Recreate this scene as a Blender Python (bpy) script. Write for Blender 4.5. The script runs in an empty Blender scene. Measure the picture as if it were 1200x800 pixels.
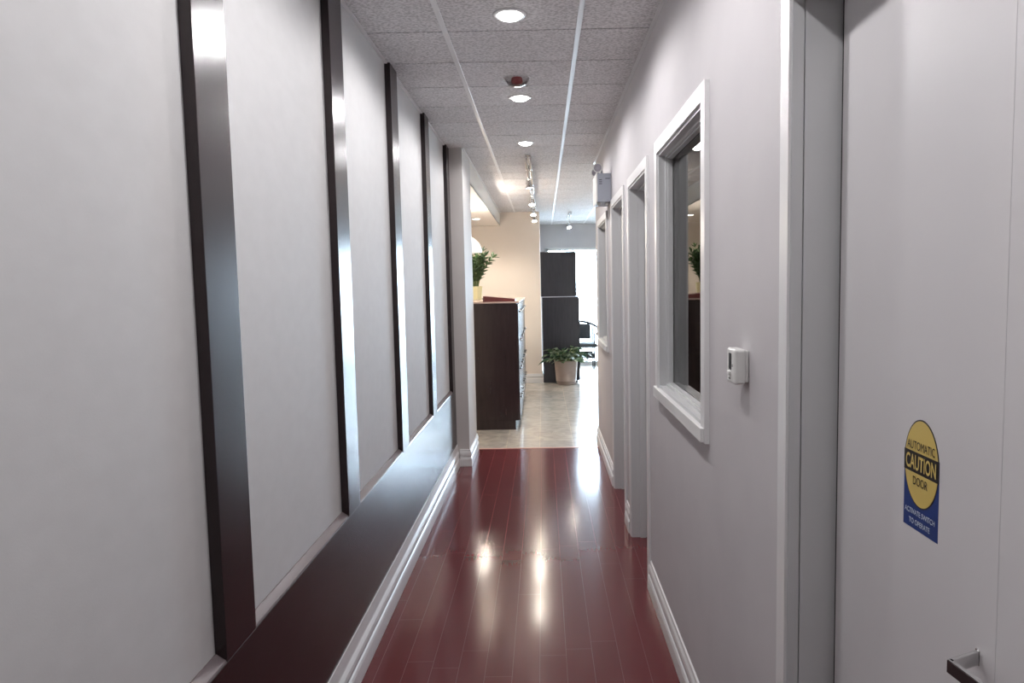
import bpy, bmesh, math, random
from mathutils import Vector, Matrix
random.seed(7)
S = bpy.context.scene
COL = S.collection
R = math.radians

# ---------------------------------------------------------------- camera
def set_camera():
    f, yaw, pitch, roll = 818.8, R(-.181), R(-4.546), R(-1.078)
    fw = Vector((math.sin(yaw)*math.cos(pitch), math.cos(yaw)*math.cos(pitch), math.sin(pitch)))
    rt = Vector((math.cos(yaw), -math.sin(yaw), 0)); up = rt.cross(fw)
    c, s = math.cos(roll), math.sin(roll)
    r = c*rt + s*up; u = -s*rt + c*up
    cd = bpy.data.cameras.new('camera'); co = bpy.data.objects.new('camera', cd); COL.objects.link(co)
    m = Matrix(((r.x, u.x, -fw.x, 0), (r.y, u.y, -fw.y, 0), (r.z, u.z, -fw.z, 1.565), (0, 0, 0, 1)))
    co.matrix_world = m
    cd.sensor_width = 36; cd.lens = f/1200*36; cd.shift_x = -35/1200; cd.clip_start = .02; cd.clip_end = 200
    S.camera = co
set_camera()

# ---------------------------------------------------------------- light
S.view_settings.view_transform = 'Standard'; S.view_settings.look = 'None'
S.view_settings.gamma = 1; S.view_settings.use_curve_mapping = False
S.view_settings.exposure = 0.35
SKY = 30.0; DOWN = 27.0; TRACK = 48.0
COOL = (1.0, .975, .985); WARM = (1.0, .88, .74)
W = bpy.data.worlds.new('sky'); S.world = W; W.use_nodes = True
bg = W.node_tree.nodes['Background']; bg.inputs[0].default_value = (.68, .84, 1.0, 1); bg.inputs[1].default_value = SKY
def portal(loc, rot, sx, sy):
    l = bpy.data.lights.new('daylight', 'AREA'); l.shape = 'RECTANGLE'; l.size = sx; l.size_y = sy
    l.cycles.is_portal = True
    o = bpy.data.objects.new('daylight', l); COL.objects.link(o); o.location = loc; o.rotation_euler = rot
portal((1.30, 13.62, 1.2), (R(-90), 0, 0), 2.5, 2.3)     # aims down -Y through the shop window
def spot(loc, tilt, power, col, angle=150, blend=.6, radius=.05, parent=None):
    l = bpy.data.lights.new('lamp_light', 'SPOT'); l.energy = power; l.color = col
    l.spot_size = R(angle); l.spot_blend = blend; l.shadow_soft_size = radius
    o = bpy.data.objects.new('lamp_light', l); COL.objects.link(o); o.location = loc; o.rotation_euler = tilt
    if parent: o.parent = parent
    return o

# ---------------------------------------------------------------- materials
def mat(name, col=(.5, .5, .5), rough=.5, metal=0, emit=None, es=1, spec=.5, coat=0, croug=.05):
    m = bpy.data.materials.new(name); m.use_nodes = True
    b = m.node_tree.nodes['Principled BSDF']
    b.inputs['Base Color'].default_value = (*col, 1); b.inputs['Roughness'].default_value = rough
    b.inputs['Metallic'].default_value = metal; b.inputs['Specular IOR Level'].default_value = spec
    b.inputs['Coat Weight'].default_value = coat; b.inputs['Coat Roughness'].default_value = croug
    if emit: b.inputs['Emission Color'].default_value = (*emit, 1); b.inputs['Emission Strength'].default_value = es
    return m
def noise_mat(name, c1, c2, scale=(10, 10, 10), rough=.6, bump=.1, detail=4, lo=.3, hi=.7, dist=.001, bscale=None, **k):
    m = mat(name, c1, rough, **k); nt = m.node_tree; N = nt.nodes; L = nt.links; b = N['Principled BSDF']
    tc = N.new('ShaderNodeTexCoord'); mp = N.new('ShaderNodeMapping'); mp.inputs['Scale'].default_value = scale
    no = N.new('ShaderNodeTexNoise'); no.inputs['Scale'].default_value = 1; no.inputs['Detail'].default_value = detail
    cr = N.new('ShaderNodeValToRGB'); cr.color_ramp.elements[0].position = lo; cr.color_ramp.elements[1].position = hi
    cr.color_ramp.elements[0].color = (*c1, 1); cr.color_ramp.elements[1].color = (*c2, 1)
    L.new(tc.outputs['Object'], mp.inputs[0]); L.new(mp.outputs[0], no.inputs['Vector'])
    L.new(no.outputs[0], cr.inputs[0]); L.new(cr.outputs[0], b.inputs['Base Color'])
    if bump:
        bm = N.new('ShaderNodeBump'); bm.inputs['Strength'].default_value = bump; bm.inputs['Distance'].default_value = dist
        if bscale:
            n2 = N.new('ShaderNodeTexNoise'); n2.inputs['Scale'].default_value = bscale; n2.inputs['Detail'].default_value = 3
            L.new(tc.outputs['Object'], n2.inputs['Vector']); L.new(n2.outputs[0], bm.inputs['Height'])
        else: L.new(no.outputs[0], bm.inputs['Height'])
        L.new(bm.outputs[0], b.inputs['Normal'])
    return m
def glass_mat(name, tint=(1, 1, 1), ior=1.5):
    m = bpy.data.materials.new(name); m.use_nodes = True; nt = m.node_tree; N = nt.nodes; N.clear()
    out = N.new('ShaderNodeOutputMaterial'); mx = N.new('ShaderNodeMixShader'); fr = N.new('ShaderNodeFresnel'); fr.inputs[0].default_value = ior
    t = N.new('ShaderNodeBsdfTransparent'); t.inputs[0].default_value = (*tint, 1); g = N.new('ShaderNodeBsdfGlossy'); g.inputs['Roughness'].default_value = 0
    nt.links.new(fr.outputs[0], mx.inputs[0]); nt.links.new(t.outputs[0], mx.inputs[1]); nt.links.new(g.outputs[0], mx.inputs[2]); nt.links.new(mx.outputs[0], out.inputs[0])
    return m

def floor_wood():
    m = mat('cherry_laminate', rough=.2, spec=.5); nt = m.node_tree; N = nt.nodes; L = nt.links; b = N['Principled BSDF']
    tc = N.new('ShaderNodeTexCoord'); sp = N.new('ShaderNodeSeparateXYZ'); cb = N.new('ShaderNodeCombineXYZ')
    ad = N.new('ShaderNodeMath'); ad.operation = 'ADD'; ad.inputs[1].default_value = .711 + .1115*20
    ay = N.new('ShaderNodeMath'); ay.operation = 'ADD'; ay.inputs[1].default_value = 10
    L.new(tc.outputs['Object'], sp.inputs[0]); L.new(sp.outputs['X'], ad.inputs[0]); L.new(sp.outputs['Y'], ay.inputs[0])
    rw = N.new('ShaderNodeMath'); rw.operation = 'DIVIDE'; rw.inputs[1].default_value = .1115; L.new(ad.outputs[0], rw.inputs[0])
    fl = N.new('ShaderNodeMath'); fl.operation = 'FLOOR'; L.new(rw.outputs[0], fl.inputs[0])
    wn = N.new('ShaderNodeTexWhiteNoise'); wn.noise_dimensions = '1D'; L.new(fl.outputs[0], wn.inputs['W'])
    ma = N.new('ShaderNodeMath'); ma.operation = 'MULTIPLY_ADD'; ma.inputs[1].default_value = 1.2; L.new(wn.outputs['Value'], ma.inputs[0]); L.new(ay.outputs[0], ma.inputs[2])
    L.new(ma.outputs[0], cb.inputs[0]); L.new(ad.outputs[0], cb.inputs[1])
    br = N.new('ShaderNodeTexBrick'); br.inputs['Scale'].default_value = 1; br.inputs['Brick Width'].default_value = 1.2
    br.inputs['Row Height'].default_value = .1115; br.inputs['Mortar Size'].default_value = .0011; br.offset = 0
    br.inputs['Color1'].default_value = (.14, .028, .032, 1); br.inputs['Color2'].default_value = (.120, .024, .028, 1)
    br.inputs['Mortar'].default_value = (.24, .11, .11, 1); br.inputs['Mortar Smooth'].default_value = .3; br.inputs['Bias'].default_value = -.2  # pale joint lines: light caught by the plank grooves, put into colour
    L.new(cb.outputs[0], br.inputs['Vector'])
    mp = N.new('ShaderNodeMapping'); mp.inputs['Scale'].default_value = (60, 3, 1); no = N.new('ShaderNodeTexNoise'); no.inputs['Scale'].default_value = 1; no.inputs['Detail'].default_value = 6
    L.new(tc.outputs['Object'], mp.inputs[0]); L.new(mp.outputs[0], no.inputs['Vector'])
    mx = N.new('ShaderNodeMix'); mx.data_type = 'RGBA'; mx.blend_type = 'MULTIPLY'; mx.inputs[0].default_value = .10
    L.new(br.outputs['Color'], mx.inputs[6]); L.new(no.outputs['Color'], mx.inputs[7]); L.new(mx.outputs[2], b.inputs['Base Color'])
    # gentle waviness, mostly across the viewing direction
    n2 = N.new('ShaderNodeTexNoise'); n2.inputs['Scale'].default_value = 1; n2.inputs['Detail'].default_value = 2
    mp2 = N.new('ShaderNodeMapping'); mp2.inputs['Scale'].default_value = (9, 60, 1); L.new(tc.outputs['Object'], mp2.inputs[0]); L.new(mp2.outputs[0], n2.inputs['Vector'])
    bp = N.new('ShaderNodeBump'); bp.inputs['Strength'].default_value = .03; bp.inputs['Distance'].default_value = .0007
    L.new(n2.outputs[0], bp.inputs['Height']); L.new(bp.outputs[0], b.inputs['Normal'])
    b.inputs['Roughness'].default_value = .15
    return m
def floor_tile():
    m = mat('stone_tile', rough=.19); nt = m.node_tree; N = nt.nodes; L = nt.links; b = N['Principled BSDF']
    tc = N.new('ShaderNodeTexCoord'); br = N.new('ShaderNodeTexBrick'); br.offset = 0
    br.inputs['Scale'].default_value = 1; br.inputs['Brick Width'].default_value = .33; br.inputs['Row Height'].default_value = .33
    br.inputs['Mortar Size'].default_value = .003; br.inputs['Mortar'].default_value = (.74, .66, .56, 1)
    br.inputs['Color1'].default_value = (.60, .57, .53, 1); br.inputs['Color2'].default_value = (.50, .49, .47, 1)
    mp = N.new('ShaderNodeMapping'); mp.inputs['Location'].default_value = (.06, -6.68+.33*21, 0)
    L.new(tc.outputs['Object'], mp.inputs[0]); L.new(mp.outputs[0], br.inputs['Vector'])
    no = N.new('ShaderNodeTexNoise'); no.inputs['Scale'].default_value = 7; no.inputs['Detail'].default_value = 7; no.inputs['Distortion'].default_value = 1.2
    L.new(tc.outputs['Object'], no.inputs['Vector'])
    cr = N.new('ShaderNodeValToRGB'); cr.color_ramp.elements[0].position = .35; cr.color_ramp.elements[1].position = .65
    cr.color_ramp.elements[0].color = (.72, .70, .68, 1); cr.color_ramp.elements[1].color = (1, .95, .88, 1); L.new(no.outputs[0], cr.inputs[0])
    mx = N.new('ShaderNodeMix'); mx.data_type = 'RGBA'; mx.blend_type = 'MULTIPLY'; mx.inputs[0].default_value = 1
    L.new(br.outputs['Color'], mx.inputs[6]); L.new(cr.outputs[0], mx.inputs[7]); L.new(mx.outputs[2], b.inputs['Base Color'])
    bp = N.new('ShaderNodeBump'); bp.inputs['Strength'].default_value = .12; bp.inputs['Distance'].default_value = .001
    L.new(no.outputs[0], bp.inputs['Height']); L.new(bp.outputs[0], b.inputs['Normal'])
    return m
def ceiling_mat():
    m = mat('mineral_tile', rough=.9, spec=.2); nt = m.node_tree; N = nt.nodes; L = nt.links; b = N['Principled BSDF']
    tc = N.new('ShaderNodeTexCoord'); mp = N.new('ShaderNodeMapping'); mp.inputs['Scale'].default_value = (75, 130, 60)
    no = N.new('ShaderNodeTexNoise'); no.inputs['Scale'].default_value = 1; no.inputs['Detail'].default_value = 5
    cr = N.new('ShaderNodeValToRGB'); cr.color_ramp.elements[0].position = .40; cr.color_ramp.elements[1].position = .56
    cr.color_ramp.elements[0].color = (.50, .488, .494, 1); cr.color_ramp.elements[1].color = (.76, .745, .755, 1)
    L.new(tc.outputs['Object'], mp.inputs[0]); L.new(mp.outputs[0], no.inputs['Vector']); L.new(no.outputs[0], cr.inputs[0]); L.new(cr.outputs[0], b.inputs['Base Color'])
    bp = N.new('ShaderNodeBump'); bp.inputs['Strength'].default_value = .6; bp.inputs['Distance'].default_value = .003
    L.new(no.outputs[0], bp.inputs['Height']); L.new(bp.outputs[0], b.inputs['Normal'])
    return m

M = {
 'paint': noise_mat('grey_wall_paint', (.53, .51, .525), (.57, .55, .56), (3, 3, 3), .75, .25, bscale=140, dist=.0006),
 'linen': noise_mat('linen_wallcovering', (.575, .572, .57), (.60, .597, .595), (14, 14, 22), .7, .3, detail=6, bscale=260, dist=.0005),
 'beige': noise_mat('beige_wall_paint', (.79, .71, .63), (.81, .73, .65), (3, 3, 3), .7, .1, bscale=120, dist=.0005),
 'column': noise_mat('column_paint', (.60, .57, .55), (.62, .59, .57), (4, 4, 4), .6, .1, bscale=120, dist=.0005),
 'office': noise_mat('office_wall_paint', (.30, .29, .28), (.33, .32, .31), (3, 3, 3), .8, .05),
 'white': noise_mat('white_semigloss_paint', (.72, .72, .72), (.75, .75, .75), (4, 4, 4), .35, 0),
 'door': noise_mat('door_paint', (.62, .605, .615), (.64, .625, .635), (4, 4, 4), .45, .06, bscale=60, dist=.0004),
 'espresso': noise_mat('espresso_laminate', (.014, .007, .008), (.020, .010, .011), (30, 30, 4), .26, .04, detail=5, spec=.5),
 'dark_reflection': mat('dark_reflection_brown', (.030, .017, .018), .5),
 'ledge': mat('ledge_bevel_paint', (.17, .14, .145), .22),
 'wood': floor_wood(), 'tile': floor_tile(), 'ceil': ceiling_mat(),
 'soffit': noise_mat('soffit_paint', (.78, .74, .69), (.80, .76, .71), (3, 3, 3), .7, .05),
 'gap': mat('shadow_gap_black', (.03, .03, .03), .9),
 'grid': mat('white_grid_metal', (.75, .75, .76), .35, spec=.6),
 'jamb_shaded': mat('white_paint_shaded', (.57, .575, .58), .4),  # white jambs toned down, their shade put into the base colour
 'glass': glass_mat('window_glass', (.93, .96, .95), 2.3),
 'clear': glass_mat('clear_glass', (.97, .98, .98), 1.45),
 'lens': mat('lit_lens', (1, 1, 1), .5, emit=(1, .99, .97), es=14),
 'lens_warm': mat('lit_warm_lens', (1, 1, 1), .5, emit=(1, .94, .84), es=14),
 'chrome': mat('chrome', (.70, .70, .70), .16, metal=1),
 'darkmetal': mat('dark_metal', (.10, .10, .10), .3, metal=1),
 'plastic': mat('white_plastic', (.72, .72, .70), .4),
 'greybox': mat('grey_enclosure', (.33, .35, .40), .45),
 'black': mat('black_plastic', (.02, .02, .02), .4),
 'cabinet': noise_mat('dark_cabinet_laminate', (.022, .013, .014), (.030, .019, .020), (30, 30, 4), .22, .03, spec=.6),
 'cabinet2': noise_mat('blue_black_laminate', (.020, .022, .030), (.028, .030, .040), (30, 30, 4), .22, .03, spec=.6),
 'topedge': mat('light_top_edge', (.50, .38, .34), .25),
 'maroon': noise_mat('maroon_vinyl', (.14, .03, .03), (.18, .045, .04), (20, 20, 20), .35, .05),
 'paper': mat('white_paper', (.75, .75, .72), .7),
 'pot': noise_mat('taupe_ceramic', (.40, .32, .28), (.44, .355, .315), (6, 6, 30), .45, .05),
 'potcream': noise_mat('cream_ceramic', (.72, .70, .40), (.76, .74, .44), (8, 8, 8), .4, .05),
 'soil': noise_mat('soil', (.03, .02, .015), (.07, .045, .03), (60, 60, 60), .95, .5, dist=.01),
 'leaf': noise_mat('dark_green_leaf', (.03, .07, .025), (.075, .15, .05), (25, 25, 25), .33, .1),
 'leafvar': noise_mat('variegated_leaf', (.04, .12, .05), (.50, .56, .42), (14, 14, 14), .3, .05, lo=.45, hi=.66),
 'stem': mat('green_stem', (.14, .20, .07), .5),
 'shade': mat('white_glass_shade', (.85, .88, .90), .2, emit=(1, .98, .95), es=.5),
 'red': mat('red_plastic', (.36, .09, .09), .3),
 'fabric': noise_mat('charcoal_upholstery', (.07, .073, .08), (.10, .103, .11), (60, 60, 60), .8, .2),
 'chairframe': mat('black_chair_frame', (.015, .015, .018), .3),
 'yellow': mat('sticker_yellow', (.62, .46, .13), .4),
 'stblack': mat('sticker_black', (.015, .012, .012), .4),
 'stblue': mat('sticker_blue', (.010, .036, .18), .4),
 'stwhite': mat('sticker_white', (.55, .62, .72), .4),
 'pavement': noise_mat('pale_pavement', (.5, .5, .5), (.58, .58, .57), (2, 2, 2), .9, .2),
}

# ---------------------------------------------------------------- geometry helpers
def add_box(bm, x0, x1, y0, y1, z0, z1, bev=0, seg=1):
    b2 = bmesh.new(); bmesh.ops.create_cube(b2, size=1)
    for v in b2.verts: v.co = Vector(((x0+x1)/2+v.co.x*(x1-x0), (y0+y1)/2+v.co.y*(y1-y0), (z0+z1)/2+v.co.z*(z1-z0)))
    if bev: bmesh.ops.bevel(b2, geom=b2.edges[:]+b2.verts[:], offset=bev, segments=seg, affect='EDGES', profile=.5)
    merge(bm, b2)
def merge(bm, b2, mtx=None):
    if mtx is not None: b2.transform(mtx)
    me = bpy.data.meshes.new('tmp'); b2.to_mesh(me); bm.from_mesh(me); bpy.data.meshes.remove(me); b2.free()
def add_lathe(bm, prof, c=(0, 0, 0), n=32, mtx=None, caps=True):
    b2 = bmesh.new(); rings = []
    for r, z in prof:
        rings.append([b2.verts.new((r*math.cos(2*math.pi*i/n), r*math.sin(2*math.pi*i/n), z)) for i in range(n)] if r > 1e-6 else [b2.verts.new((0, 0, z))])
    for a, b in zip(rings, rings[1:]):
        for i in range(n):
            j = (i+1) % n
            if len(a) == 1 and len(b) > 1: b2.faces.new((a[0], b[j], b[i]))
            elif len(b) == 1 and len(a) > 1: b2.faces.new((a[i], a[j], b[0]))
            elif len(a) > 1: b2.faces.new((a[i], a[j], b[j], b[i]))
    if caps:
        for rg in (rings[0], rings[-1]):
            if len(rg) > 2: b2.faces.new(rg)
    bmesh.ops.recalc_face_normals(b2, faces=b2.faces[:])
    for f in b2.faces: f.smooth = True
    m = Matrix.Translation(c) @ (mtx or Matrix())
    merge(bm, b2, m)
def add_tube(bm, pts, r, n=10, closed=False):
    pts = [Vector(p) for p in pts]; b2 = bmesh.new(); rings = []; up = None
    for i, p in enumerate(pts):
        t = (pts[min(i+1, len(pts)-1)]-pts[max(i-1, 0)]).normalized()
        if up is None: up = t.orthogonal().normalized()
        up = (up - t*up.dot(t)).normalized(); s = t.cross(up)
        rr = r[i] if isinstance(r, (list, tuple)) else r
        rings.append([b2.verts.new(p+rr*(math.cos(2*math.pi*k/n)*up+math.sin(2*math.pi*k/n)*s)) for k in range(n)])
    for a, b in zip(rings, rings[1:]):
        for i in range(n): b2.faces.new((a[i], a[(i+1) % n], b[(i+1) % n], b[i]))
    b2.faces.new(rings[0]); b2.faces.new(rings[-1])
    bmesh.ops.recalc_face_normals(b2, faces=b2.faces[:])
    for f in b2.faces: f.smooth = True
    merge(bm, b2)
def add_prism(bm, poly, d0, d1, axes):
    """poly in 2D (a,b) extruded from d0 to d1; axes(a,b,d)->xyz"""
    b2 = bmesh.new()
    A = [b2.verts.new(axes(a, b, d0)) for a, b in poly]; B = [b2.verts.new(axes(a, b, d1)) for a, b in poly]
    b2.faces.new(A); b2.faces.new(B)
    for i in range(len(poly)):
        j = (i+1) % len(poly); b2.faces.new((A[i], A[j], B[j], B[i]))
    bmesh.ops.recalc_face_normals(b2, faces=b2.faces[:]); merge(bm, b2)
def add_sweep(bm, path, prof):
    """profile (d, z) swept along an XY path; d is measured to the LEFT normal of travel, corners mitred"""
    b2 = bmesh.new(); P = [Vector(p) for p in path]; rings = []
    for i, p in enumerate(P):
        dirs = []
        if i > 0: dirs.append((P[i]-P[i-1]).normalized())
        if i < len(P)-1: dirs.append((P[i+1]-P[i]).normalized())
        ns = [Vector((-d.y, d.x)) for d in dirs]
        n = sum(ns, Vector((0, 0))).normalized(); k = 1/max(.2, n.dot(ns[0]))
        rings.append([b2.verts.new((p.x+n.x*d*k, p.y+n.y*d*k, z)) for d, z in prof])
    for a, b in zip(rings, rings[1:]):
        for i in range(len(prof)):
            j = (i+1) % len(prof); b2.faces.new((a[i], a[j], b[j], b[i]))
    b2.faces.new(rings[0]); b2.faces.new(rings[-1])
    bmesh.ops.recalc_face_normals(b2, faces=b2.faces[:]); merge(bm, b2)
def obj(name, bm, m, parent=None, origin=None):
    """link bm as one mesh object; parent offset is subtracted (parents are unrotated Empties or plain meshes)"""
    me = bpy.data.meshes.new(name)
    off = Vector((0, 0, 0))
    if parent is not None: off = world_loc(parent)
    elif origin is not None: off = Vector(origin)
    if off.length: bm.transform(Matrix.Translation(-off))
    bm.to_mesh(me); bm.free(); me.materials.append(M[m] if isinstance(m, str) else m)
    o = bpy.data.objects.new(name, me); COL.objects.link(o)
    if parent is not None: o.parent = parent
    elif origin is not None: o.location = origin
    return o
def world_loc(o):
    v = Vector(o.location)
    while o.parent: o = o.parent; v += Vector(o.location)
    return v
def struct(name, bm, m, parent=None):
    o = obj(name, bm, m, parent)
    if parent is None: o['kind'] = 'structure'
    return o
def tag(o, label, cat, group=None):
    o['label'] = label; o['category'] = cat
    if group: o['group'] = group
    return o
def thing(name, label, cat, loc, group=None):
    o = bpy.data.objects.new(name, None); COL.objects.link(o); o.location = loc; o.empty_display_size = .1
    return tag(o, label, cat, group)
def box(name, m, args, parent=None, bev=0, st=False, seg=1):
    bm = bmesh.new(); add_box(bm, *args, bev=bev, seg=seg)
    return struct(name, bm, m, parent) if st else obj(name, bm, m, parent)
def sroot(name, loc=(0, 0, 0)):
    o = bpy.data.objects.new(name, None); COL.objects.link(o); o.location = loc; o['kind'] = 'structure'; return o
def copy_tree(o, loc=None, label=None):
    c = o.copy(); COL.objects.link(c)
    if loc is not None: c.location = loc
    if label: c['label'] = label
    for ch in list(o.children):
        d = ch.copy(); COL.objects.link(d); d.parent = c
        for g in list(ch.children):
            e = g.copy(); COL.objects.link(e); e.parent = d
    return c

# ---------------------------------------------------------------- dimensions
ZC = 2.745; XL = -.81; XF = -.78; XR = .53; XW = .66; YB = -2.4
YT = 6.67         # where cherry planks meet stone tiles
YFAR = 11.25      # beige far wall
YWIN = 13.6       # shop window wall
XRL = -3.4; XRR = 3.5
YCOL = 6.04

# ---------------------------------------------------------------- floors, ceiling
box('floor', 'wood', (XL-.12, XW+2.6, YB, YT, -.06, 0), st=True)
bm = bmesh.new(); add_box(bm, XRL, XRR, YT, YWIN+.1, -.06, 0)
struct('floor_tiled', bm, 'tile')
bm = bmesh.new(); add_box(bm, -.67, XR, YT-.012, YT+.012, 0, .003, bev=.001)
struct('trim_1', bm, mat('transition_strip', (.62, .36, .30), .3))
box('pavement', 'pavement', (-12, 16, YWIN+.12, 40, -.12, -.04), st=True)

bars = [-.432+.617*k for k in range(-5, 7)]
grooves = [3.337+.449*k for k in range(-13, 24)]
bm = bmesh.new()
xs = [XRL]+[b for b in bars if XRL+.05 < b < XRR-.05]+[XRR]
for y0, y1 in zip([YB-.1]+grooves, grooves+[YWIN+.1]):
    if y1-y0 < .02: continue
    for x0, x1 in zip(xs, xs[1:]):
        if y1 <= YCOL+.3 and (x1 < XL-.02 or x0 > XW+2.7): continue
        add_box(bm, x0+.002, x1-.002, y0+.0055, y1-.0055, ZC, ZC+.02)
struct('ceiling', bm, 'ceil')
box('ceiling_void', 'gap', (XRL-.1, XRR+.1, YB-.1, YWIN+.2, ZC+.010, ZC+.08), st=True)
n = 2
for b in bars:
    if not (XRL+.2 < b < XRR-.1): continue
    y0 = YB if XL < b < XR else 6.9
    bm = bmesh.new(); add_box(bm, b-.012, b+.012, y0, YFAR if b < -.1 else YWIN, ZC-.005, ZC+.004, bev=.001)
    struct('trim_%d' % n, bm, 'grid'); n += 1
for x0, x1, y0, y1 in ((XL, XL+.016, YB, YCOL), (XR-.016, XR, YB, 6.95), (-.67, -.654, YCOL, YFAR)):
    bm = bmesh.new(); add_box(bm, x0, x1, y0, y1, ZC-.006, ZC+.002); struct('trim_%d' % n, bm, 'grid'); n += 1

# ---------------------------------------------------------------- left wall with strips and rail
box('wall_left', 'linen', (XL-.12, XL, YB, YCOL+.1, 0, ZC), st=True)
strips = [1.623, 2.69, 3.757, 4.822, 5.885]
for y in strips:
    bm = bmesh.new(); add_box(bm, XL, XF, y, min(y+.170, YCOL), .672, ZC, bev=.0012)
    o = struct('trim_%d' % n, bm, 'espresso'); n += 1
bm = bmesh.new(); add_box(bm, XL, XF, YB, YCOL, .19, .672, bev=.0012)
struct('trim_%d' % n, bm, 'espresso'); n += 1
# light bevelled bead that rests on the rail between the strips
ys = [YB]+[v for y in strips for v in (y, y+.17)]
for y0, y1 in zip(ys[0::2], ys[1::2]):
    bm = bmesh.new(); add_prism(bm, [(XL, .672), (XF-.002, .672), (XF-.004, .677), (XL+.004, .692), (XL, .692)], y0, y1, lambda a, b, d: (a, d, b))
    struct('trim_%d' % n, bm, 'ledge'); n += 1
    # thin pale bead along the panel's far edge
    if y0 > 0: pass
PROF_L = [(0, 0), (.055, 0), (.056, .012), (.053, .060), (.049, .072), (.043, .078), (.046, .088), (.049, .100), (.047, .118), (.041, .128), (.037, .134), (.0355, .142), (.034, .193), (0, .195)]
PROF_R = [(0, 0), (.020, 0), (.021, .010), (.020, .062), (.016, .074), (.010, .080), (.014, .090), (.016, .104), (.014, .122), (.008, .134), (.006, .146), (0, .150)]
# travel along +Y on the left wall: the room lies to the RIGHT, so travel the other way (towards -Y) with left normal = +X
bm = bmesh.new(); add_sweep(bm, [(XL, YCOL), (XL, YB)], PROF_L); struct('baseboard_left', bm, 'white')
bm = bmesh.new(); add_sweep(bm, [(-.67, YT+.03), (-.67, YCOL), (XL+.055, YCOL)], PROF_R); struct('baseboard_column', bm, 'white')

# column at the end of the corridor and dropped ceiling over the reception desk
bm = bmesh.new(); add_box(bm, XL-.12, -.67, YCOL, YT+.03, 0, ZC); struct('wall_column', bm, 'column')
bm = bmesh.new(); add_box(bm, -.69, -.67, YT+.03, YFAR, 2.535, ZC); add_box(bm, XRL, -.67, YT, YFAR, 2.53, 2.55)
struct('ceiling_dropped', bm, 'soffit')
box('wall_reception_left', 'beige', (XRL-.1, XRL, YT-.5, YFAR, 0, ZC), st=True)
box('wall_reception_near', 'beige', (XRL, XL-.12, YT-.1, YT, 0, ZC), st=True)
bm = bmesh.new(); add_box(bm, XRL, -.04, YFAR, YWIN+.1, 0, ZC); struct('wall_far', bm, 'beige')
bm = bmesh.new(); add_sweep(bm, [(-.04, YWIN), (-.04, YFAR), (-3.3, YFAR)][::-1][:3], [(-d, z) for d, z in PROF_R][::-1]); struct('baseboard_far', bm, 'white')

# header over the shop window, window wall, right side of reception
bm = bmesh.new(); add_box(bm, -.04, XRR, YWIN, YWIN+.15, 2.29, ZC); add_box(bm, -.04, .06, YWIN, YWIN+.15, 0, 2.29); add_box(bm, 2.55, XRR, YWIN, YWIN+.15, 0, 2.29)
struct('wall_window_side', bm, 'paint')
box('wall_reception_right', 'beige', (XRR, XRR+.1, 6.95, YWIN+.1, 0, ZC), st=True)
w2 = sroot('window_2', (.06, YWIN, 0))
bm = bmesh.new()
X0, X1 = .06, 2.55
for a in (X0, 1.29, X1-.05): add_box(bm, a, a+.05, YWIN+.02, YWIN+.10, 0, 2.29, bev=.003)
add_box(bm, X0, X1, YWIN+.02, YWIN+.10, 2.24, 2.29); add_box(bm, X0, X1, YWIN+.02, YWIN+.10, 0, .08)
obj('window_frame', bm, 'white', w2)
for a, b in ((X0+.05, 1.29), (1.34, X1-.05)):
    box('pane', glass_mat('shop_glass', (.97, .99, 1), 1.45), (a, b, YWIN+.055, YWIN+.061, .08, 2.24), w2)

# ---------------------------------------------------------------- right wall with its openings
DY = (.60, 1.490)                  # automatic door
OPEN = [(DY[0], DY[1], 0, 2.145), (2.29, 3.17, 1.09, 2.142), (3.55, 4.24, 0, 2.14), (4.57, 5.28, 0, 2.14), (5.72, 6.55, 1.06, 2.10)]
bm = bmesh.new(); y = YB
for y0, y1, z0, z1 in OPEN:
    add_box(bm, XR, XW, y, y0, 0, ZC)
    add_box(bm, XR, XW, y0, y1, z1, ZC)
    if z0 > 0: add_box(bm, XR, XW, y0, y1, 0, z0)
    y = y1
add_box(bm, XR, XW, y, 6.95, 0, ZC)
struct('wall_right', bm, 'paint')
bm = bmesh.new(); add_box(bm, XW, XRR, 6.83, 6.95, 0, ZC); struct('wall_office_far', bm, 'beige')
# the unlit office behind the right wall
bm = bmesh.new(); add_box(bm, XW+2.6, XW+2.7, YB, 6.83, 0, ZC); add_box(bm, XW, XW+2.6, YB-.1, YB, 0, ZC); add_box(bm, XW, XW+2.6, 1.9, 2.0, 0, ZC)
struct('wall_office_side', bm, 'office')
box('wall_behind', 'paint', (XL-.12, XW, YB-.12, YB, 0, ZC), st=True)

def base_run(name, y0, y1):
    bm = bmesh.new(); add_sweep(bm, [(XR, y0), (XR, y1)], PROF_R); struct(name, bm, 'white')
base_run('baseboard_right_near', 1.545, 3.49); base_run('baseboard_right_middle', 4.30, 4.51); base_run('baseboard_right_end', 5.34, 6.95); base_run('baseboard_right_behind', YB, .54)

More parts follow.
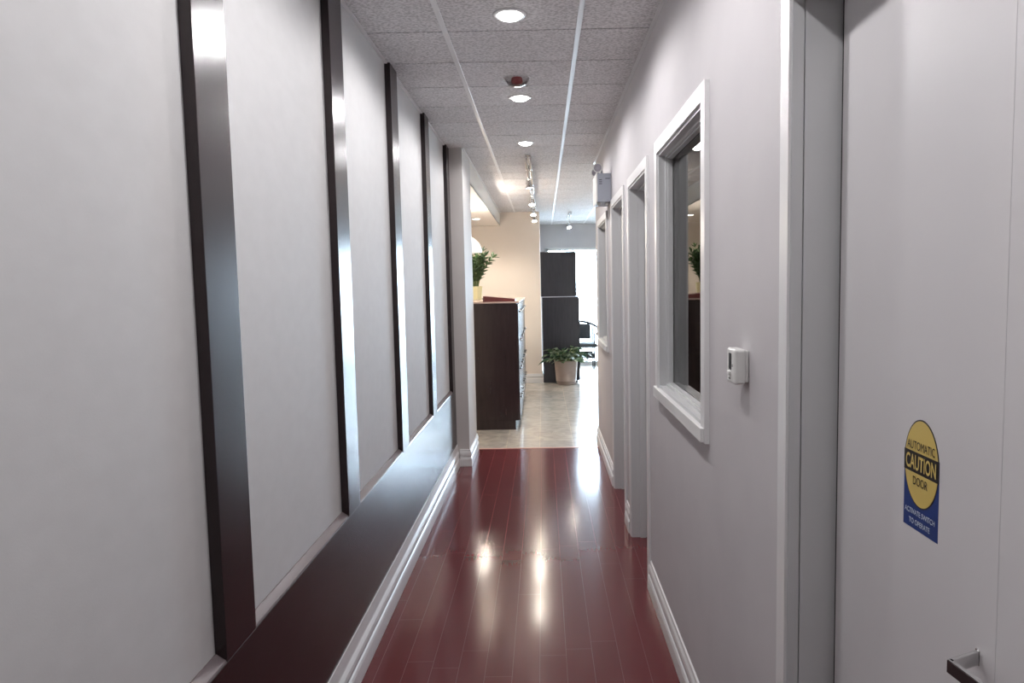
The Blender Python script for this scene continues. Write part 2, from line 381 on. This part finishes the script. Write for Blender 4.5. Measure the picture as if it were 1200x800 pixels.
CP = .012; CW = .055
def casing(bm, y0, y1, z0, z1, sill=False, cw=CW):
    x0, x1 = XR-(.016 if sill else CP), XR
    def leg(pts): add_prism(bm, pts, x0, x1, lambda a, b, d: (d, a, b))
    zb = z0-cw*.85 if sill else 0
    leg([(y0-cw, zb), (y0, z0), (y0, z1), (y0-cw, z1+cw)])
    leg([(y1, z0), (y1+cw, zb), (y1+cw, z1+cw), (y1, z1)])
    leg([(y0, z1), (y1, z1), (y1+cw, z1+cw), (y0-cw, z1+cw)])
    if sill:
        leg([(y0-cw, zb), (y1+cw, zb), (y1, z0), (y0, z0)])
        add_box(bm, x0-.012, x0, y0-cw*.9, y1+cw*.9, zb+.004, z0+.004, bev=.002)
def jambs(bm, y0, y1, z0, z1, x0, x1, t=.012, sill=False):
    add_box(bm, x0, x1, y0, y0+t, z0, z1); add_box(bm, x0, x1, y1-t, y1, z0, z1); add_box(bm, x0, x1, y0+t, y1-t, z1-t, z1)
    if sill: add_box(bm, x0, x1, y0+t, y1-t, z0, z0+t)

def interior_window(name, y0, y1, z0, z1):
    r = sroot(name, (XR, (y0+y1)/2, z0))
    bm = bmesh.new(); casing(bm, y0, y1, z0, z1, True); obj('window_casing', bm, 'white', r)
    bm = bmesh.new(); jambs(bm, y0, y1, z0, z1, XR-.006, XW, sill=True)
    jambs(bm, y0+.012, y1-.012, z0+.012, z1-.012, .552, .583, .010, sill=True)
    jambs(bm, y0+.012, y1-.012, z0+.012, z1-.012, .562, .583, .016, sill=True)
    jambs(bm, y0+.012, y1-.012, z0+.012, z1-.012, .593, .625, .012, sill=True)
    obj('window_frame', bm, 'jamb_shaded', r)
    bm = bmesh.new(); add_box(bm, .585, .591, y0+.012, y1-.012, z0+.012, z1-.012); obj('pane', bm, 'glass', r)
interior_window('window_1', *OPEN[1]); interior_window('window_3', *OPEN[4])

def closed_door(name, y0, y1, z1):
    r = sroot(name, (XR, (y0+y1)/2, 0))
    bm = bmesh.new(); casing(bm, y0, y1, 0, z1); obj('door_casing', bm, 'white', r)
    bm = bmesh.new(); jambs(bm, y0, y1, 0, z1, XR-.006, XW+.06); jambs(bm, y0+.012, y1-.012, 0, z1-.012, .575, .61, .012); obj('door_jamb', bm, 'jamb_shaded', r)
    bm = bmesh.new(); add_box(bm, .672, .708, y0+.014, y1-.014, .008, z1-.014, bev=.002)
    for za, zb in ((.15, .95), (1.1, 1.95)):
        add_box(bm, .668, .674, y0+.12, y1-.12, za, zb, bev=.002)
    obj('door_leaf', bm, 'door', r)
closed_door('door_2', OPEN[2][0], OPEN[2][1], OPEN[2][3]); closed_door('door_3', OPEN[3][0], OPEN[3][1], OPEN[3][3])

# ---------------------------------------------------------------- automatic door beside the camera
y0, y1, _, z1 = OPEN[0]
d1 = sroot('door_1', (XR, (y0+y1)/2, 0))
bm = bmesh.new(); casing(bm, y0, y1, 0, z1, cw=.05)
obj('door_casing', bm, 'white', d1)
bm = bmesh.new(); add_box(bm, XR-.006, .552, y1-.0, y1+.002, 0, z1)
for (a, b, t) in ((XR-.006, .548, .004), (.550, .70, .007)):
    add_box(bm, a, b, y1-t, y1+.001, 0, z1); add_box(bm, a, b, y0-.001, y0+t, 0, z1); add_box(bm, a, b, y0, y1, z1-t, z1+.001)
obj('door_jamb', bm, 'jamb_shaded', d1)
XD = .622
leaf = box('door_leaf', 'door', (XD, XD+.045, y0+.010, y1-.021, .008, z1-.012), d1, bev=.0015)
bm = bmesh.new(); add_box(bm, XD+.004, XD+.04, y1-.0205, y1-.0075, 0, z1-.007); obj('door_gap_shade', bm, 'gap', d1)  # black filler painted in for the shade between jamb and leaf
bm = bmesh.new(); add_box(bm, XD-.0006, XD+.001, 0.938, .976, .06, z1-.06, bev=.0005); obj('door_light_strip', bm, 'door', d1)  # raised sliver added to stand in for a strip of light
# lever handle: thin post, flat bar turned towards the camera, dark reflection painted on its outer face
h = bmesh.new()
add_prism(h, [(.568, .949), (.568, .956), (XD+.001, .980), (XD+.001, .974)], 1.006, 1.026, lambda a, b, d: (a, b, d))
add_prism(h, [(.565, .955), (.571, .955), (.583, .868), (.577, .866)], 1.006, 1.026, lambda a, b, d: (a, b, d))
add_box(h, XD-.0015, XD+.001, .972, .982, 1.004, 1.028, bev=.0008)
hd = obj('door_handle', h, 'chrome', d1); hd['label'] = 'brushed metal lever handle'
h = bmesh.new(); add_prism(h, [(.5638, .9545), (.5652, .9545), (.5772, .867), (.5758, .867)], 1.0072, 1.0248, lambda a, b, d: (a, b, d))
obj('handle_reflection', h, 'dark_reflection', hd)

# caution sticker
st = thing('caution_sticker', 'yellow, black and blue caution sticker on the white door at right', 'sticker', (XD, 1.135, 1.115))
SY0, SY1 = 1.193, 1.087      # far edge (left in the photo), near edge
SB = 1.1426
cy = (SY0+SY1)/2; hw = (SY0-SY1)/2
def plate(name, poly, m, k, parent):
    bm = bmesh.new(); add_prism(bm, poly, XD-.0004-k*.00025, XD+.0001, lambda a, b, d: (d, a, b)); return obj(name, bm, m, parent)
ell = lambda rx, rz, cz, a0=0, a1=360, n=48: [(cy+rx*math.cos(R(a0+(a1-a0)*i/n)), cz+rz*math.sin(R(a0+(a1-a0)*i/n))) for i in range(n+(0 if a1-a0 == 360 else 1))]
EZ, RZ = 1.2575, .0750
plate('backing_blue', [(SY0, SB), (SY1, SB), (SY1, EZ+.017), (SY0, EZ+.017)], 'stblue', 0, st)
plate('disc_rim', ell(hw, RZ, EZ), 'stblack', 1, st)
plate('disc', ell(hw-.0022, RZ-.0025, EZ), 'yellow', 2, st)
plate('band', [(cy+hw-.0001, EZ-.018), (cy-hw+.0001, EZ-.018), (cy-hw+.0001, EZ+.0175), (cy+hw-.0001, EZ+.0175)], 'stblack', 3, st)
def text(s, z, height, width, m, bold=0.0, parent=st):
    cu = bpy.data.curves.new('lettering', 'FONT'); cu.body = s; cu.align_x = 'CENTER'; cu.align_y = 'CENTER'; cu.size = 1; cu.offset = bold; cu.resolution_u = 4
    t = bpy.data.objects.new('tmp', cu); COL.objects.link(t); bpy.context.view_layer.update()
    me = bpy.data.meshes.new_from_object(t.evaluated_get(bpy.context.evaluated_depsgraph_get())); bpy.data.objects.remove(t)
    xs_ = [v.co.x for v in me.vertices]; ys_ = [v.co.y for v in me.vertices]
    w, hh = max(xs_)-min(xs_), max(ys_)-min(ys_); cx, cz = (max(xs_)+min(xs_))/2, (max(ys_)+min(ys_))/2
    o_ = world_loc(parent)
    for v in me.vertices:
        a, b = (v.co.x-cx)/w*width, (v.co.y-cz)/hh*height
        v.co = Vector((XD-.0018, cy-a, z+b))-o_
    me.materials.append(M[m]); o = bpy.data.objects.new('lettering', me); COL.objects.link(o); o.parent = parent
    return o
text('AUTOMATIC', EZ+.029, .0145, .084, 'stblack', .0)
text('CAUTION', EZ, .0255, .092, 'yellow', .018)
text('DOOR', EZ-.031, .0145, .044, 'stblack', .0)
text('ACTIVATE SWITCH', 1.1725, .0090, .092, 'stwhite', .010)
text('TO OPERATE', 1.1560, .0090, .064, 'stwhite', .010)

# ---------------------------------------------------------------- thermostat
th = thing('thermostat', 'small white thermostat on the grey wall between window and door', 'thermostat', (XR, 1.82, 1.30))
bm = bmesh.new(); add_box(bm, .516, XR, 1.800, 1.868, 1.304, 1.388, bev=.004, seg=2); obj('back_plate', bm, 'plastic', th)
bm = bmesh.new(); add_box(bm, .490, .521, 1.794, 1.872, 1.300, 1.392, bev=.007, seg=3); obj('body', bm, 'plastic', th)
bm = bmesh.new(); add_box(bm, .4885, .492, 1.823, 1.845, 1.336, 1.380, bev=.001); obj('display_slot', bm, 'black', th)
bm = bmesh.new(); add_box(bm, .484, .492, 1.826, 1.848, 1.322, 1.333, bev=.002); obj('slider', bm, 'plastic', th)
box('marking', 'black', (.4890, .492, 1.832, 1.846, 1.311, 1.3135), th); box('marking', 'black', (.4890, .492, 1.812, 1.8145, 1.345, 1.352), th)

# ---------------------------------------------------------------- emergency light
el = thing('emergency_light', 'grey emergency light box high on the right wall, lamp head on top', 'emergency light', (XR, 5.52, 2.18))
bm = bmesh.new(); add_box(bm, .424, XR, 5.36, 5.70, 2.19, 2.405, bev=.006, seg=2)
obj('housing', bm, 'greybox', el)
bm = bmesh.new(); add_box(bm, .416, .426, 5.355, 5.705, 2.185, 2.41, bev=.003); obj('cover', bm, 'plastic', el)
for i in range(3): box('vent_slot', 'black', (.437, .460, 5.358, 5.362, 2.352-.014*i, 2.357-.014*i), el)
box('vent_slot', 'black', (.485, .52, 5.358, 5.362, 2.362, 2.367), el)
for yy in (5.42, 5.64):
    bm = bmesh.new(); add_tube(bm, [(.465, yy, 2.40), (.465, yy, 2.425), (.452, yy, 2.445)], .008)
    br = obj('bracket', bm, 'greybox', el)
    rot = Matrix.Rotation(R(90), 4, 'X') @ Matrix.Rotation(R(-15), 4, 'Y')
    bm = bmesh.new(); add_lathe(bm, [(.010, -.035), (.026, -.030), (.034, -.005), (.036, .012), (.036, .018), (.030, .018), (.026, .006), (.0, .002)], (.436, yy, 2.452), 24, rot, caps=False); obj('lamp_head', bm, 'plastic', el)
    bm = bmesh.new(); add_lathe(bm, [(0, .014), (.030, .014), (.030, .016), (0, .017)], (.436, yy, 2.452), 24, rot, caps=False); obj('lamp_lens', bm, mat('lamp_face', (.36, .34, .38), .3), el)
for xx in (.437, .50):
    bm = bmesh.new(); add_lathe(bm, [(.010, -.02), (.014, -.016), (.014, 0)], (xx, 5.40, 2.190), 12); obj('conduit_fitting', bm, 'plastic', el)

# ---------------------------------------------------------------- ceiling fittings
def downlight(y, label, light=True):
    t = thing('recessed_downlight', label, 'ceiling light', (-.123, y, ZC), 'recessed downlights along the corridor')
    bm = bmesh.new(); add_lathe(bm, [(.052, -.001), (.056, -.007), (.070, -.005), (.076, .001), (.052, .001)], (-.123, y, ZC), 40, caps=False); obj('trim_ring', bm, 'grid', t)
    bm = bmesh.new(); add_lathe(bm, [(0, -.024), (.024, -.022), (.042, -.016), (.052, -.008), (.056, .001), (0, .001)], (-.123, y, ZC), 40, caps=False); obj('lens', bm, 'lens', t)
    spot((0, 0, -.04), (0, 0, 0), DOWN, COOL, 174, .35, .05, t)
downlight(3.146, 'bright recessed downlight nearest the camera, in the grey tiled ceiling')
downlight(4.486, 'lit recessed downlight just beyond the red dome detector')
downlight(5.874, 'lit recessed downlight just before the chrome track light')
for yb in (1.78, .42):
    downlight(yb, 'recessed downlight in the corridor ceiling above and behind the camera')

dt = thing('dome_detector', 'clear dome detector with red base on the ceiling between downlights', 'detector', (-.127, 4.08, ZC))
bm = bmesh.new(); add_lathe(bm, [(.068, .001), (.074, -.004), (.078, -.002), (.078, .001)], (-.127, 4.08, ZC), 40, caps=False); obj('rim', bm, 'grid', dt)
bm = bmesh.new(); add_lathe(bm, [(.072, -.003), (.066, -.018), (.052, -.034), (.036, -.042), (0, -.045)], (-.127, 4.08, ZC), 40, caps=False); obj('dome', bm, 'clear', dt)
bm = bmesh.new(); add_lathe(bm, [(.030, 0), (.034, -.020), (.028, -.032), (0, -.034)], (-.127, 4.08, ZC), 32, caps=False); obj('core', bm, 'red', dt)

# chrome track with spot heads
def track(name, label, x, y0, y1, heads, grp=None):
    t = thing(name, label, 'track light', (x, y0, ZC))
    bm = bmesh.new(); add_box(bm, x-.026, x+.026, y0, y1, ZC-.022, ZC-.002, bev=.004, seg=2)
    for i in (-.018, .018): add_tube(bm, [(x+i, y0+.01, ZC-.028), (x+i, y1-.01, ZC-.028)], .011, 10)
    obj('track_rail', bm, 'chrome', t)
    for i, (yy, zz, ax, ay) in enumerate(heads):
        bm = bmesh.new(); add_lathe(bm, [(0, 0), (.03, 0), (.034, -.008), (.030, -.016), (0, -.016)], (x, yy, ZC-.026), 20, caps=False)
        add_tube(bm, [(x, yy, ZC-.03), (x, yy, zz+.085)], .006, 8)
        for s in (-.032, .032): add_tube(bm, [(x, yy, zz+.09), (x+s, yy, zz+.075), (x+s, yy, zz+.03)], .004, 6)
        hd = obj('spot_head', bm, 'chrome', t)
        rot = Matrix.Rotation(R(ax), 4, 'X') @ Matrix.Rotation(R(ay), 4, 'Y')
        bm = bmesh.new(); add_lathe(bm, [(0, .075), (.014, .073), (.018, .055), (.022, .035), (.042, .004), (.045, -.002), (.045, -.008), (.038, -.006), (.034, .004), (0, .004)], (x, yy, zz), 28, rot, caps=False); obj('reflector', bm, 'chrome', hd)
        bm = bmesh.new(); add_lathe(bm, [(0, -.004), (.028, -.003), (.037, -.001), (.037, .002), (0, .002)], (x, yy, zz), 28, rot, caps=False); obj('bulb', bm, 'lens_warm', hd)
        d = rot.to_3x3() @ Vector((0, 0, -1))
        wl = Vector((x, yy, zz))+d*.02-Vector((x, y0, ZC))
        spot(wl, (R(ax), R(ay), 0), TRACK, WARM, 96, 1.0, .035, t)
track('track_light', 'chrome track light with four lit spot heads, hanging in mid ceiling', -.115, 6.35, 11.0,
      [(7.0, 2.535, 0, -4), (8.55, 2.545, -24, 0), (9.75, 2.545, -28, 0), (10.7, 2.545, -26, 0)])
track('track_light', 'short chrome track light with one glaring spot before the shop window', .455, 11.3, 12.1, [(11.8, 2.53, -28, -12)])

# reception downlights set in the dropped ceiling (far one seen mirrored in the corridor window; near one unseen, added for light)
for i, (x, y, lab) in enumerate(((-1.6, 8.6, 'unseen recessed downlight added in the dropped ceiling above the reception cabinets'), (-.93, 10.0, 'recessed downlight in the dropped ceiling near the beige far wall'))):
    t = thing('recessed_downlight', lab, 'ceiling light', (x, y, 2.53), 'downlights in the dropped reception ceiling')
    bm = bmesh.new(); add_lathe(bm, [(.052, -.001), (.056, -.007), (.070, -.005), (.076, .001), (.052, .001)], (x, y, 2.53), 32, caps=False); obj('trim_ring', bm, 'grid', t)
    bm = bmesh.new(); add_lathe(bm, [(0, -.011), (.046, -.007), (.055, -.002), (.055, .001), (0, .001)], (x, y, 2.53), 32, caps=False); obj('lens', bm, 'lens_warm', t)
    spot((0, 0, -.03), (0, 0, 0), 70, WARM, 158, .5, .05, t)

# pendant with white glass dome beside the column
pd = thing('pendant_lamp', 'white glass dome pendant lamp partly hidden by the white column', 'pendant lamp', (-.915, 8.45, 2.53))
bm = bmesh.new(); add_lathe(bm, [(.05, 0), (.05, -.02), (.01, -.025)], (-.915, 8.45, 2.53), 20); add_tube(bm, [(-.915, 8.45, 2.51), (-.915, 8.45, 2.17)], .004, 8); obj('cord', bm, 'plastic', pd)
bm = bmesh.new(); add_lathe(bm, [(.02, .20), (.05, .19), (.11, .16), (.16, .11), (.185, .05), (.19, 0), (.184, 0), (.155, .10), (.105, .15), (.05, .18), (.015, .19)], (-.915, 8.45, 1.98), 36, caps=False); obj('lamp_shade', bm, 'shade', pd)
bm = bmesh.new(); add_lathe(bm, [(0, 0), (.03, .01), (.04, .04), (.03, .07), (.012, .10), (0, .12)], (-.915, 8.45, 2.01), 20, caps=False); obj('bulb', bm, 'plastic', pd)
l = bpy.data.lights.new('lamp_light', 'POINT'); l.energy = 45; l.color = WARM; l.shadow_soft_size = .04  # point light added above the shade to brighten the dropped ceiling
o = bpy.data.objects.new('lamp_light', l); COL.objects.link(o); o.parent = pd; o.location = (0, 0, -.33)

# ---------------------------------------------------------------- reception cabinets
CX0, CX1, CZ = -.95, -.275, 1.385
CYS = [7.57+.655*i for i in range(4)]
def knob(bm, p, r=.012):
    add_lathe(bm, [(.007, 0), (.006, .009), (r, .013), (r*1.05, .019), (r*.6, .024), (0, .025)], p, 14, Matrix.Rotation(R(90), 4, 'Y'))
def cabinet(name, label, x0, x1, y0, y1, z0, z1, nd, m, grp, kick=.1):
    t = thing(name, label, 'cabinet', (x1, y0, z0), grp)
    bm = bmesh.new(); add_box(bm, x0, x1-.018, y0, y1, z0+kick, z1, bev=.0015)
    if kick: add_box(bm, x0, x1-.05, y0+.0, y1, z0, z0+kick)
    obj('body', bm, m, t)
    hh = (z1-z0-kick-.012)/nd
    for i in range(nd):
        za = z0+kick+.004+i*hh
        bm = bmesh.new(); add_box(bm, x1-.018, x1, y0+.003, y1-.003, za, za+hh-.004, bev=.0015); d = obj('drawer', bm, m, t)
        for yy in ((y0+y1)/2-.12, (y0+y1)/2+.12):
            bm = bmesh.new(); knob(bm, (x1, yy, za+hh*.72)); obj('knob', bm, 'chrome', d)
    return t
places = ['nearest unit, side towards the corridor', 'second unit from the near end', 'third unit from the near end', 'far end unit by the beige wall']
for i, y in enumerate(CYS):
    cabinet('drawer_cabinet', 'dark brown drawer cabinet in the reception row, '+places[i], CX0, CX1, y, y+.653, 0, CZ-.0, 4, 'cabinet', 'drawer cabinets along the reception')
bm = bmesh.new(); add_box(bm, CX0-.02, CX1+.012, 7.56, CYS[-1]+.665, CZ, CZ+.018, bev=.002)
ct = obj('countertop', bm, 'topedge'); tag(ct, 'long thin countertop lying on the row of dark drawer cabinets', 'countertop')

# maroon ring binder lying down (thick spine to the left)
ZT = CZ+.018
bd = thing('ring_binder', 'maroon ring binder lying flat on the counter beside the cream pot', 'binder', (-.47, 7.72, ZT))
bm = bmesh.new()
add_prism(bm, [(-.655, ZT+.054), (-.650, ZT+.062), (-.305, ZT+.026), (-.305, ZT+.020)], 7.60, 7.88, lambda a, b, d: (a, d, b))
add_prism(bm, [(-.655, ZT), (-.650, ZT), (-.650, ZT+.060), (-.655, ZT+.056)], 7.60, 7.88, lambda a, b, d: (a, d, b))
add_box(bm, -.655, -.305, 7.60, 7.88, ZT, ZT+.004)
obj('cover', bm, 'maroon', bd)
bm = bmesh.new(); add_prism(bm, [(-.645, ZT+.004), (-.645, ZT+.053), (-.310, ZT+.019), (-.310, ZT+.004)], 7.603, 7.875, lambda a, b, d: (a, d, b)); obj('pages', bm, 'maroon', bd)

# potted plants
def leaf_blade(bm, base, tip_dir, length, width, droop, seg=6, twist=0):
    d = Vector(tip_dir).normalized(); side = d.cross(Vector((0, 0, 1)))
    if side.length < .1: side = Vector((1, 0, 0))
    side.normalize(); side = Matrix.Rotation(twist, 3, d) @ side; prev = None; p = Vector(base); up = side.cross(d)
    for i in range(seg+1):
        t = i/seg; w = width*math.sin(math.pi*min(1, .08+t*.92))**.8*.5 if i < seg else .0005
        q = p + d*(length*t) + Vector((0, 0, -droop*length*t*t))
        row = [bm.verts.new(q-side*w+up*w*.25), bm.verts.new(q), bm.verts.new(q+side*w+up*w*.25)]
        if prev:
            for k in (0, 1):
                f = bm.faces.new((prev[k], prev[k+1], row[k+1], row[k])); f.smooth = True
        prev = row
def thicken(o, t=.0012):
    md = o.modifiers.new('leaf thickness', 'SOLIDIFY'); md.thickness = t
# ZZ plant: upright stems with paired leaflets
px_, py_ = -.865, 8.9
p1 = thing('potted_plant', 'upright dark green plant in cream pot on the counter, beside the white pendant', 'plant', (px_, py_, ZT))
bm = bmesh.new()
add_lathe(bm, [(.0, 0), (.085, 0), (.088, .004), (.100, .165), (.103, .172), (.096, .172), (.092, .150), (0, .150)], (px_, py_, ZT), 8, Matrix.Rotation(R(22.5), 4, 'Z'), caps=False)
for f in bm.faces: f.smooth = False
obj('pot', bm, 'potcream', p1)
bm = bmesh.new(); add_lathe(bm, [(0, .155), (.091, .153), (.091, .149)], (px_, py_, ZT), 8, caps=False); obj('soil', bm, 'soil', p1)
fs = bmesh.new(); ss = bmesh.new()
for i in range(28):
    a = 2*math.pi*i/14+random.uniform(-.2, .2); lean = random.uniform(.08, .42); L_ = random.uniform(.30, .50)
    if i in (0, 1): lean = .38; L_ = .40
    pts = []; b0 = Vector((px_+.04*math.cos(a), py_+.04*math.sin(a), ZT+.15))
    for k in range(9):
        t = k/8; pts.append(b0+Vector((math.cos(a)*lean*L_*t*t*1.1+math.cos(a)*.1*t*L_, math.sin(a)*lean*L_*t*t*1.1, L_*t*(1-.12*lean*t))))
    add_tube(ss, pts, [.006-.0045*k/8 for k in range(9)], 6)
    for k in range(2, 9):
        d = (pts[k]-pts[k-1]).normalized(); sd = d.cross(Vector((math.sin(a*3+k), math.cos(a*3+k), .1))).normalized()
        for s in (-1, 1):
            leaf_blade(fs, pts[k], sd*s*.75+d*.9, random.uniform(.065, .10), .040, .12, 4, random.uniform(-.5, .5))
    leaf_blade(fs, pts[-1], (pts[-1]-pts[-2]), .07, .030, .05, 4)
obj('stems', ss, 'stem', p1); thicken(obj('foliage', fs, 'leaf', p1))

# floor plant in front of the far cabinet
px_, py_ = .343, 11.07
p2 = thing('potted_plant', 'leafy floor plant in a round taupe pot before the tall dark cabinet', 'plant', (px_, py_, 0))
bm = bmesh.new(); add_lathe(bm, [(0, 0), (.145, 0), (.150, .01), (.160, .055), (.164, .058), (.164, .064), (.161, .066), (.184, .352), (.190, .358), (.190, .385), (.178, .388), (.172, .34), (0, .34)], (px_, py_, 0), 40, caps=False); obj('pot', bm, 'pot', p2)
bm = bmesh.new(); add_lathe(bm, [(0, .350), (.172, .346), (.172, .338)], (px_, py_, 0), 32, caps=False); obj('soil', bm, 'soil', p2)
fs = bmesh.new(); ss = bmesh.new()
for i in range(66):
    a = random.uniform(0, 2*math.pi); el_ = random.uniform(.0, 1.25); sl = random.uniform(.10, .26)
    b0 = Vector((px_+.06*math.cos(a), py_+.06*math.sin(a), .345))
    d = Vector((math.cos(a)*math.cos(el_), math.sin(a)*math.cos(el_), math.sin(el_)+.25)).normalized()
    tip = b0+d*sl
    add_tube(ss, [b0, (b0+tip)/2+Vector((0, 0, .02)), tip], [.005, .004, .003], 6)
    out = Vector((math.cos(a), math.sin(a), random.uniform(-.1, .7)*math.sin(el_)-.0))
    leaf_blade(fs, tip, out, random.uniform(.15, .22), random.uniform(.085, .125), random.uniform(.15, .5), 7, random.uniform(-.6, .6))
for b_ in (fs, ss):
    for v in b_.verts: v.co.y = min(v.co.y, 11.235)
obj('stems', ss, 'stem', p2); thicken(obj('foliage', fs, 'leafvar', p2))

# tall dark cabinets against the far wall
cabinet('drawer_cabinet', 'blue-black drawer cabinet standing behind the leafy floor plant', -.018, .578, 11.26, 11.92, 0, 1.378, 4, 'cabinet2', None, kick=.03)
bm = bmesh.new(); add_box(bm, -.022, .590, 11.255, 11.925, 1.378, 1.392, bev=.002); tp = obj('cabinet_top', bm, mat('pale_edge', (.38, .42, .50), .25)); tag(tp, 'thin pale board lying between the lower and upper blue-black cabinets', 'board')
uc = thing('upper_cabinet', 'blue-black upper cabinet stacked on the lower cabinet by the shop window', 'cabinet', (.24, 11.3, 1.392))
bm = bmesh.new(); add_box(bm, -.036, .517, 11.27, 11.85, 1.392, 2.105, bev=.002); obj('body', bm, 'cabinet2', uc)
for ya, yb in ((11.273, 11.558), (11.562, 11.847)):
    bm = bmesh.new(); add_box(bm, .517, .535, ya, yb, 1.396, 2.102, bev=.002); dd = obj('door', bm, 'cabinet2', uc)
    bm = bmesh.new(); knob(bm, (.535, ya+.14, 1.50)); obj('knob', bm, 'chrome', dd)

# ---------------------------------------------------------------- waiting chair
cx, cy_ = .64, 12.55
wc = thing('waiting_chair', 'black tub armchair with round top rail before the bright shop window', 'chair', (cx, cy_, 0))
bm = bmesh.new(); pts = []
for i in range(25):
    a = R(-30+240*i/24); k = abs(i-12)/12
    pts.append((cx+.345*math.cos(a), cy_-.02+.28*math.sin(a), .90-.24*max(0, k-.12)**1.2))
add_tube(bm, pts, .021, 10); obj('top_rail', bm, 'chairframe', wc)
bm = bmesh.new(); add_prism(bm, [(cx+.24*math.cos(R(a)), cy_-.02+.25*math.sin(R(a))) for a in range(30, 151, 10)]+[(cx+.20*math.cos(R(a)), cy_-.02+.21*math.sin(R(a))) for a in range(150, 29, -10)], .59, .865, lambda a, b, d: (a, b, d)); obj('backrest', bm, 'fabric', wc)
bm = bmesh.new(); add_box(bm, cx-.29, cx+.30, cy_-.27, cy_+.23, .46, .53, bev=.025, seg=3); obj('seat', bm, 'fabric', wc)
bm = bmesh.new()
for yy in (cy_-.24, cy_+.20): add_box(bm, cx-.25, cx+.25, yy-.012, yy+.012, .27, .36, bev=.004)
for xx in (cx-.25, cx+.25): add_box(bm, xx-.012, xx+.012, cy_-.24, cy_+.20, .27, .36, bev=.004)
obj('stretcher', bm, 'chairframe', wc)
for sx in (-1, 1):
    for yy in (cy_-.24, cy_+.20):
        bm = bmesh.new(); add_tube(bm, [(cx+sx*.25, yy, 0), (cx+sx*.25, yy, .72 if yy < cy_ else .80)], .013, 10); obj('leg', bm, 'chairframe', wc)
